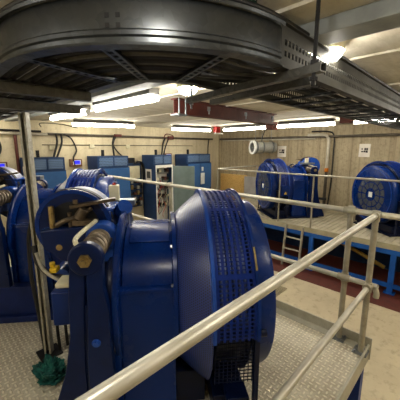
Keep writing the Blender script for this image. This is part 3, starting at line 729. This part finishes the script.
M['housing'] = paint('light_housing_grey', (70, 68, 62), (56, 54, 50), .6)
def light(label, a, b, group='fluorescent ceiling lights'):
    a, b = Vector(a), Vector(b); c = (a+b)/2; d = (b-a); L = d.length; rz = math.atan2(d.y, d.x)
    T = thing('fluorescent_light', label, 'light', (c.x, c.y, ZC-.013), rz, group)
    MB().box(-L/2+.02,L/2-.02,-.06,.06,-.054,0).build('housing', M['housing'], T, smooth=False, bevel=.004)
    MB().cyl((-L/2,0,-.09),(L/2,0,-.09),.031,seg=14).build('diffuser', M['tube'], T)
    for s in (-1, 1): MB().cyl((s*L/2,0,-.09),(s*(L/2+.02),0,-.09),.034,seg=14).build('end_cap', M['white'], T)
light('leftmost lit tube light of the row running away to the left', (1.68,4.95,0), (1.70,3.72,0))
light('large lit tube light nearest the camera, left of centre', (1.66,3.38,0), (1.69,2.24,0))
light('lit tube light above the left pair of cabinets', (2.36,5.87,0), (3.52,5.47,0))
light('lit tube light above the open cabinet, left of the red box', (4.66,5.56,0), (5.78,5.30,0))
light('lit tube light right of the red box, above the round fan', (5.90,4.90,0), (5.86,3.62,0))
light('lit tube light along the right wall nearest the grey conduit', (5.77,3.27,0), (5.84,2.09,0))
light('lit tube light at the right behind the perforated tray', (5.76,1.72,0), (5.72,.6,0))
light('tube light at the far left end of the back row', (-.05,6.25,0), (1.15,6.2,0))
light('unseen tube light added to brighten the left side of the near platform', (-1.5,.9,0), (-1.5,2.15,0))  # added out of view to light the left deck
light('added tube light past the right edge of the view, brightening the right wall side', (5.72,.25,0), (5.7,-.95,0))  # extra source outside the frame, added for ceiling brightness
light('added tube light past the right edge of the view, brightening the concrete aisle', (3.7,-.7,0), (3.7,-1.9,0))  # added off-frame to lift the floor and ceiling at right
light('unseen tube light added to brighten the front edge of the near platform', (1.66,-.2,0), (1.66,-1.4,0))  # unseen tube, added so the near deck is bright enough
jb = MB().box(5.72,5.92,1.76,1.97,CZ+.45,ZC).build('junction_box', M['red']); tag(jb, 'red oxide block between the two tube lights on the right', 'block')
jb = MB().box(5.72,5.90,3.36,3.55,CZ+.40,ZC).build('junction_box', M['red']); tag(jb, 'red oxide bracket between tube lights above the round fan', 'block')
jb = thing('alarm_box', 'small red alarm box under the ceiling between two tube lights', 'alarm', (5.92,5.2,ZC-.13))
MB().box(-.06,.10,-.06,.06,-.03,.13).build('body', M['redbox'], jb, bevel=.006); MB().box(-.16,.2,-.075,-.062,-.07,-.035).build('white_plate', M['white'], jb, smooth=False)

def lamp(label, x, y, z=ZC, mat='lamp'):
    T = thing('bulkhead_lamp', label, 'lamp', (x,y,z))
    MB().lathe([(-.03,0),(-.03,.085),(-.045,.092),(0,.092),(0,0)], axis='Z', seg=36).build('base', M['cream'], T)
    MB().lathe([(-.045,.082),(-.07,.078),(-.09,.058),(-.10,.03),(-.103,0)], axis='Z', seg=36).build('dome', M[mat], T)
    return T
lamp('round lit bulkhead lamp by the hanging rod at upper right', 1.68, .68)
lamp('round bulkhead lamp added above the view to brighten the curved tray', .33, .42, mat='added_lamp')  # added lamp, out of view, for the highlight on the tray face
lamp('round lit bulkhead lamp showing under the tray left of the red beam', 1.80, 1.92)

# ------------------------------------------------------------------ cabinets along the back wall
def uvbox(name, mat, parent, x0, x1, y0, y1, z0, z1, pitch):
    bm = bmesh.new(); uvl = bm.loops.layers.uv.new('UVMap')
    p = [(x0,y0,z0),(x1,y0,z0),(x1,y1,z0),(x0,y1,z0),(x0,y0,z1),(x1,y0,z1),(x1,y1,z1),(x0,y1,z1)]
    vs = [bm.verts.new(q) for q in p]
    for f in [(0,3,2,1),(4,5,6,7),(0,1,5,4),(1,2,6,5),(2,3,7,6),(3,0,4,7)]:
        fc = bm.faces.new([vs[i] for i in f])
        fc.normal_update(); n = fc.normal
        for lp in fc.loops:
            c = lp.vert.co
            lp[uvl].uv = ((c.y if abs(n.x) > .5 else c.x)/pitch, (c.y if abs(n.z) > .5 else c.z)/pitch)
    mb = MB(); mb.bm.free(); mb.bm = bm; return mb.build(name, M[mat], parent, smooth=False)
def cabinet(label, x0, x1, openf=False, front='cab', yf=6.0, top=1.97, th=.26):
    w = x1-x0; T = thing('control_cabinet', label, 'cabinet', (x0, yf, 0))
    b = MB()
    if openf:
        b.box(0,.02,0,.58,0,top).box(w-.02,w,0,.58,0,top).box(.02,w-.02,0,.58,top-.03,top).box(.02,w-.02,0,.58,0,.05).box(.02,w-.02,.55,.58,.05,top-.03)
        b.build('carcass', M['cab_dark'], T, smooth=False)
    else:
        b.box(0,w,.02,.58,0,top).build('carcass', M['cab_dark'], T, smooth=False)
        n = 2 if w > .9 else 1
        for i in range(n):
            dr = MB().box(.01+i*w/n, (i+1)*w/n-.01, -.002, .02, .08, top-.02).build('door', M[front], T, smooth=False, bevel=.006)
            MB().box((i+1)*w/n-.07,(i+1)*w/n-.045,-.02,-.002,top*.55,top*.55+.12).build('handle', M['black'], dr, smooth=False)
    # fan hood with two grilles
    hd = MB().box(.0,w,.06,.58,top,top+th).build('fan_hood', M['cab_dark'], T, smooth=False)
    MB().box(.22,.27,.25,.30,top+th,top+th+.14).build('vent_stub', M['dark'], hd, smooth=False)
    n = 2
    for i in range(n):
        uvbox('grille', 'cab_grille', hd, .04+i*(w-.04)/n, (i+1)*(w-.04)/n, .045, .06, top+.03, top+th-.03, .035)
    return T
cabinet('blue control cabinet at far left behind the upright post', 1.55, 2.22)
cabinet('bright blue control cabinet with plain closed front left of the open panel', 2.92, 3.70)
T = cabinet('open control cabinet full of wiring with its door swung out', 4.44, 5.06, True)
cabinet('blue cabinet in the corner with a white document holder', 5.62, 6.62)
w = .62; top_ = 1.97
MB().box(.02,.05,-.004,.02,.05,top_).box(w-.05,w-.02,-.004,.02,.05,top_).box(.05,w-.05,-.004,.02,top_-.07,top_).build('front_frame', M['white'], T, smooth=False)
MB().box(.03,w-.03,.26,.30,.08,1.9).build('mounting_plate', M['white'], T, smooth=False)
for k, z in enumerate((1.74, 1.52, 1.30, 1.06, .82)):
    MB().box(.05,w-.05,.16,.26,z-.02,z+.02).build('trunking_rail', M['grey'], T, smooth=False)
    for i in range(6):
        mt_ = ('black','dark','cream','grey','black','wire_mix')[(i+k) % 6]
        MB().box(.06+i*.085, .06+i*.085+.07, .12, .26, z+.03, z+.03+.05+.05*((i*7+k*3) % 4)/4).build('contactor', M[mt_], T, smooth=False)
for i in range(16):
    x = .08+random.random()*.46; z0 = 1.6-random.random()*.7
    pts = [(x,.12,z0), (x+random.uniform(-.1,.1),.06,z0-.15), (x+random.uniform(-.15,.15),.07,z0-.35), (x+random.uniform(-.1,.1),.12,z0-.5)]
    pts = [(min(max(a,.04),.58),b,max(c,.1)) for a,b,c in pts]
    MB().tube(spline(pts,4), .008, 6).build('wire', M[('wire_mix','redbox','black','cream','rag','black')[i%6]], T)
dr = bpy.data.objects.new('door', None)
dm = MB().box(0,.60,-.012,.012,.05,1.93).box(.02,.58,.012,.03,.09,1.89)
d_ = dm.build('door', M['cab_door'], T, smooth=False, bevel=.004); d_.location = (w,.0,0); d_.rotation_euler.z = math.radians(-58)
MB().box(.53,.56,-.03,-.012,1.0,1.14).build('handle', M['black'], d_, smooth=False)
MB().box(.0,.02,-.016,-.01,0,0.01).bm.free()
o = MB().box(-.165,-.02,-.008,-.001,1.45,1.78)
bp_ = thing('document', 'white printed sheet on the side of the open cabinet', 'paper', (4.439,6.0,0))
MB().box(-.006,-.001,.16,.42,1.55,1.86).build('sheet', M['paper'], bp_, smooth=False); MB().box(-.009,-.006,.2,.36,1.62,1.80).build('print', M['cable_grey'], bp_, smooth=False)
dh = thing('document_holder', 'white document holder fixed on the corner cabinet door', 'holder', (6.2,5.985,1.55))
MB().box(-.075,.075,-.02,.011,-.22,.12).build('pocket', M['white'], dh, bevel=.004); MB().box(-.03,.03,-.012,.011,.18,.30).build('tag', M['white'], dh, smooth=False)

# open panel between two cabinets
pn = thing('electrical_panel', 'open wall panel with cream cover and wiring between the cabinets', 'panel', (3.85,6.5,0))
MB().box(.0,.5,.0,.145,.85,2.02).build('back_box', M['cab_dark'], pn, smooth=False)
MB().box(.06,.42,-.06,0,1.62,1.95).build('cover', M['cream'], pn, bevel=.006)
MB().box(.12,.30,-.02,.12,2.03,2.16).build('display_box', M['dark'], pn, smooth=False)
for k, z in enumerate((1.50,1.34,1.18,1.02,.9)):
    for i in range(5): MB().box(.04+i*.09,.11+i*.09,-.07,0,z,z+.05+.03*((i+k)%3)).build('terminal_block', M[('black','wire_mix','grey','brass','dark')[(i*2+k)%5]], pn, smooth=False)
for i in range(3):
    MB().tube(spline([(.25+.04*i,-.02,2.0),(.40+.03*i,-.06,2.06),(.53+.02*i,-.05,1.85),(.54,-.04,1.45)],5), .013, 8).build('cable', M['black'], pn)

def display(label, x, z, rz=0):
    T = thing('display_unit', label, 'display', (x,6.652,z))
    MB().box(-.13,.13,-.09,0,-.09,.08).build('case', M['woodbox'], T, smooth=False, bevel=.006)
    MB().box(-.075,.10,-.096,-.09,-.045,.06).build('bezel', M['white'], T, smooth=False)
    MB().box(-.055,.08,-.099,-.096,-.03,.045).build('screen', M['screen'], T, smooth=False)
M['woodbox'] = paint('brown_box', (128, 84, 58), (98, 62, 42), .6)
display('wall display with lit blue screen between the two left cabinets', 2.66, CZ-.335)
display('wall display with lit blue screen above the open cabinet', 5.35, CZ-.24)
display('wall display with lit blue screen at the far left edge', 1.20, CZ-.35)

# pipes and cables on the back wall
o = MB().cyl((-2,6.58,CZ+.285),(7.6,6.58,CZ+.285),.022,seg=12).build('conduit', M['pipe']) if False else None
M['pipe'] = paint('conduit_dark', (92, 84, 72), (64, 58, 48), .5, .2)
M['pipe_light'] = paint('conduit_pale', (196, 190, 172), (170, 162, 142), .5, .1)
o = MB().cyl((-2.4,6.56,CZ+.275),(2.1,6.56,CZ+.275),.028,seg=12).build('pipe', M['pipe_light']); tag(o, 'pale horizontal pipe on the back wall at left', 'pipe')
o = MB().cyl((2.1,6.58,CZ+.285),(7.3,6.58,CZ+.285),.026,seg=12).build('pipe', M['pipe']); tag(o, 'dark horizontal pipe along the back wall above the cabinets', 'pipe')
o = MB().cyl((-2.4,6.62,CZ+.335),(2.0,6.62,CZ+.335),.022,seg=12).build('pipe', M['black']); tag(o, 'black pipe just above the pale pipe on the back wall', 'pipe')
o = MB().cyl((2.0,6.63,CZ+.06),(6.4,6.63,CZ+.06),.009,seg=8).build('pipe', M['pipe']); tag(o, 'thin horizontal pipe low on the back wall above the cabinets', 'pipe')
o = MB().cyl((1.52,6.6,CZ+.30),(1.52,6.6,0),.03,seg=12).build('pipe', M['redpipe'] if 'redpipe' in M else M['red']); tag(o, 'red brown vertical pipe on the back wall at far left', 'pipe')
def drop(label, pts, r=.022, mat='black'):
    o = MB().tube(spline(pts,6), r, 8).build('cable', M[mat]); return tag(o, label, 'cable', None)
drop('left of two straight black cables dropping to the far left cabinet', [(2.26,6.53,CZ+.30),(2.27,6.54,CZ+.1),(2.15,6.45,CZ-.19)])
drop('right of two straight black cables dropping to the far left cabinet', [(2.36,6.53,CZ+.30),(2.37,6.55,CZ+.1),(2.20,6.40,CZ-.19)])
drop('black cable looping down beside the left blue screen', [(2.42,6.53,CZ+.29),(2.58,6.55,CZ+.2),(2.68,6.56,CZ-.05),(2.60,6.56,CZ-.22),(2.62,6.57,CZ-.40)], .018)
drop('black cable dropping straight to the plain fronted cabinet', [(3.62,6.53,CZ+.28),(3.58,6.55,CZ+.1),(3.52,6.40,CZ-.19)])
drop('black cable curving down toward the open wall panel', [(3.66,6.53,CZ+.28),(3.6,6.55,CZ+.05),(3.82,6.56,CZ-.2),(4.0,6.5,CZ-.3)], .018)
drop('left black cable dropping behind the open cabinet hood', [(5.22,6.53,CZ+.28),(5.16,6.56,CZ+.1),(5.02,6.45,CZ-.19)])
drop('right black cable dropping behind the open cabinet hood', [(5.36,6.53,CZ+.28),(5.26,6.56,CZ+.05),(5.05,6.40,CZ-.19)], .018)
drop('red brown looped cable above the open cabinet', [(5.15,6.50,CZ+.27),(5.22,6.48,CZ+.38),(5.45,6.48,CZ+.35),(5.5,6.5,CZ+.25),(5.3,6.52,CZ+.24)], .014, 'red')
drop('thin dark cable dropping in the corner by the last cabinet', [(7.1,6.56,CZ+.28),(7.08,6.58,CZ),(7.08,6.58,CZ-.8)], .016)
for i, (x, lab) in enumerate(((3.72,'small red pipe clip box on the back wall pipe above the plain cabinet'), (5.42,'small red pipe clip box on the back wall pipe above the open cabinet'))):
    o = MB().box(x-.09,x+.09,6.50,6.555,CZ+.27,CZ+.33).build('clip_box', M['red'], smooth=False); tag(o, lab, 'box')
for i, (x, z, lab) in enumerate(((2.2,0.0,'pale socket box beside the black cables at left'), (3.08,.04,'small pale junction box above the plain fronted cabinet'), (4.05,.03,'small pale junction box above the open wall panel'))):
    o = MB().box(x-.055,x+.055,6.60,6.65,CZ+z-.05,CZ+z+.05).build('junction_box', M['cream'], smooth=False, bevel=.005); tag(o, lab, 'junction box')
o = MB().tube([(1.12+.14*math.cos(t), 6.626, CZ+.02+.20*math.sin(t)) for t in [2*PI*i/40 for i in range(40)]], .022, 8, True).build('hose_coil', M['black']); tag(o, 'coiled black hose hanging on the back wall at the left edge', 'hose')
o = MB().tube(spline([(2.0,6.58,CZ+.42),(2.0,6.58,CZ+.5),(2.4,6.57,CZ+.5),(2.75,6.57,CZ+.44)],5), .009, 6).build('cable', M['black']); tag(o, 'thin dark cable draped high on the back wall at left', 'cable')

# ------------------------------------------------------------------ right wall
o = MB().cyl((7.6,6.5,CZ+.285),(7.6,-2.4,CZ+.285),.030,seg=12).build('pipe', M['pipe']); tag(o, 'dark horizontal pipe along the right wall', 'pipe')
o = MB().tube(spline([(7.63,6.4,CZ+.235),(7.63,4.0,CZ+.235),(7.63,3.2,CZ+.235)],4), .018, 10).build('pipe', M['pipe_light']); tag(o, 'pale thin pipe beneath the dark pipe on the right wall', 'pipe')
gp = thing('conduit', 'thick grey bent pipe coming down the right wall', 'conduit', (7.6,2.84,PZ))
zt = CZ+.33-PZ
MB().tube(spline([(0,.55,zt),(0,.2,zt),(0,.06,zt-.03),(0,.0,zt-.14),(0,0,zt-.5),(0,0,zt-.85)],6), .040, 14).build('pipe', M['pipe_light'], gp)
MB().cyl((0,0,zt-.85),(0,0,zt-.95),.05,seg=16).build('collar', M['orange'], gp)
MB().cyl((0,0,zt-.95),(0,0,.0),.038,seg=14).build('lower_pipe', M['pipe'], gp)
o = MB().tube(spline([(7.61,3.3,CZ+.42),(7.6,2.9,CZ+.41),(7.6,2.72,CZ+.30),(7.6,2.70,CZ-.2),(7.6,2.70,CZ-.9),(7.58,2.74,PZ+.01)],6), .018, 8).build('cable', M['black']); tag(o, 'thick black cable running down beside the grey conduit', 'cable')
o = MB().tube(spline([(7.5,2.75,PZ+.25),(7.4,3.0,PZ+.25),(7.25,3.1,PZ+.16),(7.2,3.2,PZ+.14)],5), .03, 8).build('hose', M['black']); tag(o, 'short black hose between the machine and the grey conduit', 'hose')
def sign(label, y0, y1, z0, z1):
    T = thing('notice', label, 'notice', (XW+.002,(y0+y1)/2,CZ+(z0+z1)/2)); h = z1-z0; w_ = abs(y1-y0)
    MB().box(-.005,-.001,-w_/2,w_/2,-h/2,h/2).build('sheet', M['paper'], T, smooth=False)
    m = MB(); u = w_/8; v = h/12       # blocky dark print in the middle: a short row over a longer one
    def k(a,b,c,d): m.box(-.008,-.005, -a*u+0, -b*u, c*v, d*v)
    for a, b, c, d in ((-2.2,-1.4,.6,2.2),(-.2,1,.3,2.3),(1.2,2.4,.3,2.3),(-2.4,-.6,-1.6,-.4),(-.4,.8,-1.7,0),(1.0,2.4,-2,0)): k(a,b,c,d)
    m.build('print', M['ink'], T, smooth=False)
sign('white paper notice on the right wall beside the round fan', 4.06, 4.33, -.265, .05)
sign('white paper notice on the right wall right of the grey conduit', 1.90, 2.14, -.22, .09)

M['duct'] = galv('spiral_duct', (190, 190, 182), (150, 150, 142), .4, .35)
# duct fan hung from the ceiling
df = thing('duct_fan', 'round galvanised duct fan hanging by rods near the right wall', 'fan', (7.065,4.49,CZ+.01), math.radians(62))
f = df
MB().lathe([(.30,.135),(.305,.19),(.25,.19),(.25,.15)], axis='Y', seg=40).build('flange', M['white'], f)
MB().lathe([(.26,.15),(.05,.155),(.05,.145),(-.42,.145),(-.42,0)], axis='Y', seg=40).build('casing', M['duct'], f)
for_ = 0
MB().lathe([(.20,.02),(.20,.06),(.10,.07),(.10,0)], axis='Y', seg=24).build('motor', M['grey'], f)
fb_ = MB()
for k in range(7):
    a = 2*PI*k/7; m_ = Matrix.Translation((0,.13,0)) @ Matrix.Rotation(-a,4,'Y') @ Matrix.Rotation(.6,4,'X')
    fb_.box(.05,.15,-.004,.004,-.03,.03,m_)
fb_.build('blade', M['galv_dull'], f, smooth=False)
MB().lathe([(.24,.0),(.24,.018),(.24,.0)], axis='Y', seg=12).bm.free()
gr_ = MB()
for r in (.05,.10,.15): gr_.tube([(r*math.cos(t),.275,r*math.sin(t)) for t in [2*PI*i/28 for i in range(28)]], .005, 6, True)
for a in (0,PI/2): gr_.bar((-.165*math.cos(a),.275,-.165*math.sin(a)),(.165*math.cos(a),.275,.165*math.sin(a)),.008,.008,up=(0,1,0))
gr_.build('inlet_grille', M['galv'], f)
for y in (.2,.0,-.3):
    MB().lathe([(y-.015,.168),(y-.015,.175),(y+.015,.175),(y+.015,.168)], axis='Y', seg=36).cyl((.0,y,.17),(.0,y,ZC-CZ-.01),.006,seg=8).build('hanger', M['galv'], f)
MB().tube(spline([(0,.0,.17),(.05,-.05,.3),(.0,-.1,.5)],5), .012, 6).build('flex', M['black'], f)

o = MB().box(7.60,7.63,5.35,6.45,0,CZ-.88).build('chipboard_panel', M['osb'], smooth=False)
o.location.z = 0; tag(o, 'yellow chipboard panel leaning in the corner behind the far railing', 'panel')
o = MB().box(7.45,7.49,4.76,5.33,PZ,CZ-.90).build('board', M['board_grey'], smooth=False); tag(o, 'grey board standing beside the chipboard panel', 'board')

# ------------------------------------------------------------------ camera
cam = bpy.data.cameras.new('camera'); co = bpy.data.objects.new('camera', cam); C.objects.link(co)
cam.sensor_width = 36; cam.lens = 283/400*36; cam.clip_start = .05
co.location = (0,0,CZ)
pt = math.radians(10.46)
co.rotation_euler = (fwd*math.cos(pt) - Vector((0,0,1))*math.sin(pt)).to_track_quat('-Z','Y').to_euler()
sc.camera = co
w_ = bpy.data.worlds.new('world'); w_.use_nodes = True; w_.node_tree.nodes['Background'].inputs[0].default_value = (.02,.02,.02,1); sc.world = w_
sc.view_settings.view_transform = 'Standard'; sc.view_settings.look = 'None'; sc.view_settings.exposure = 2.12; sc.view_settings.gamma = 1
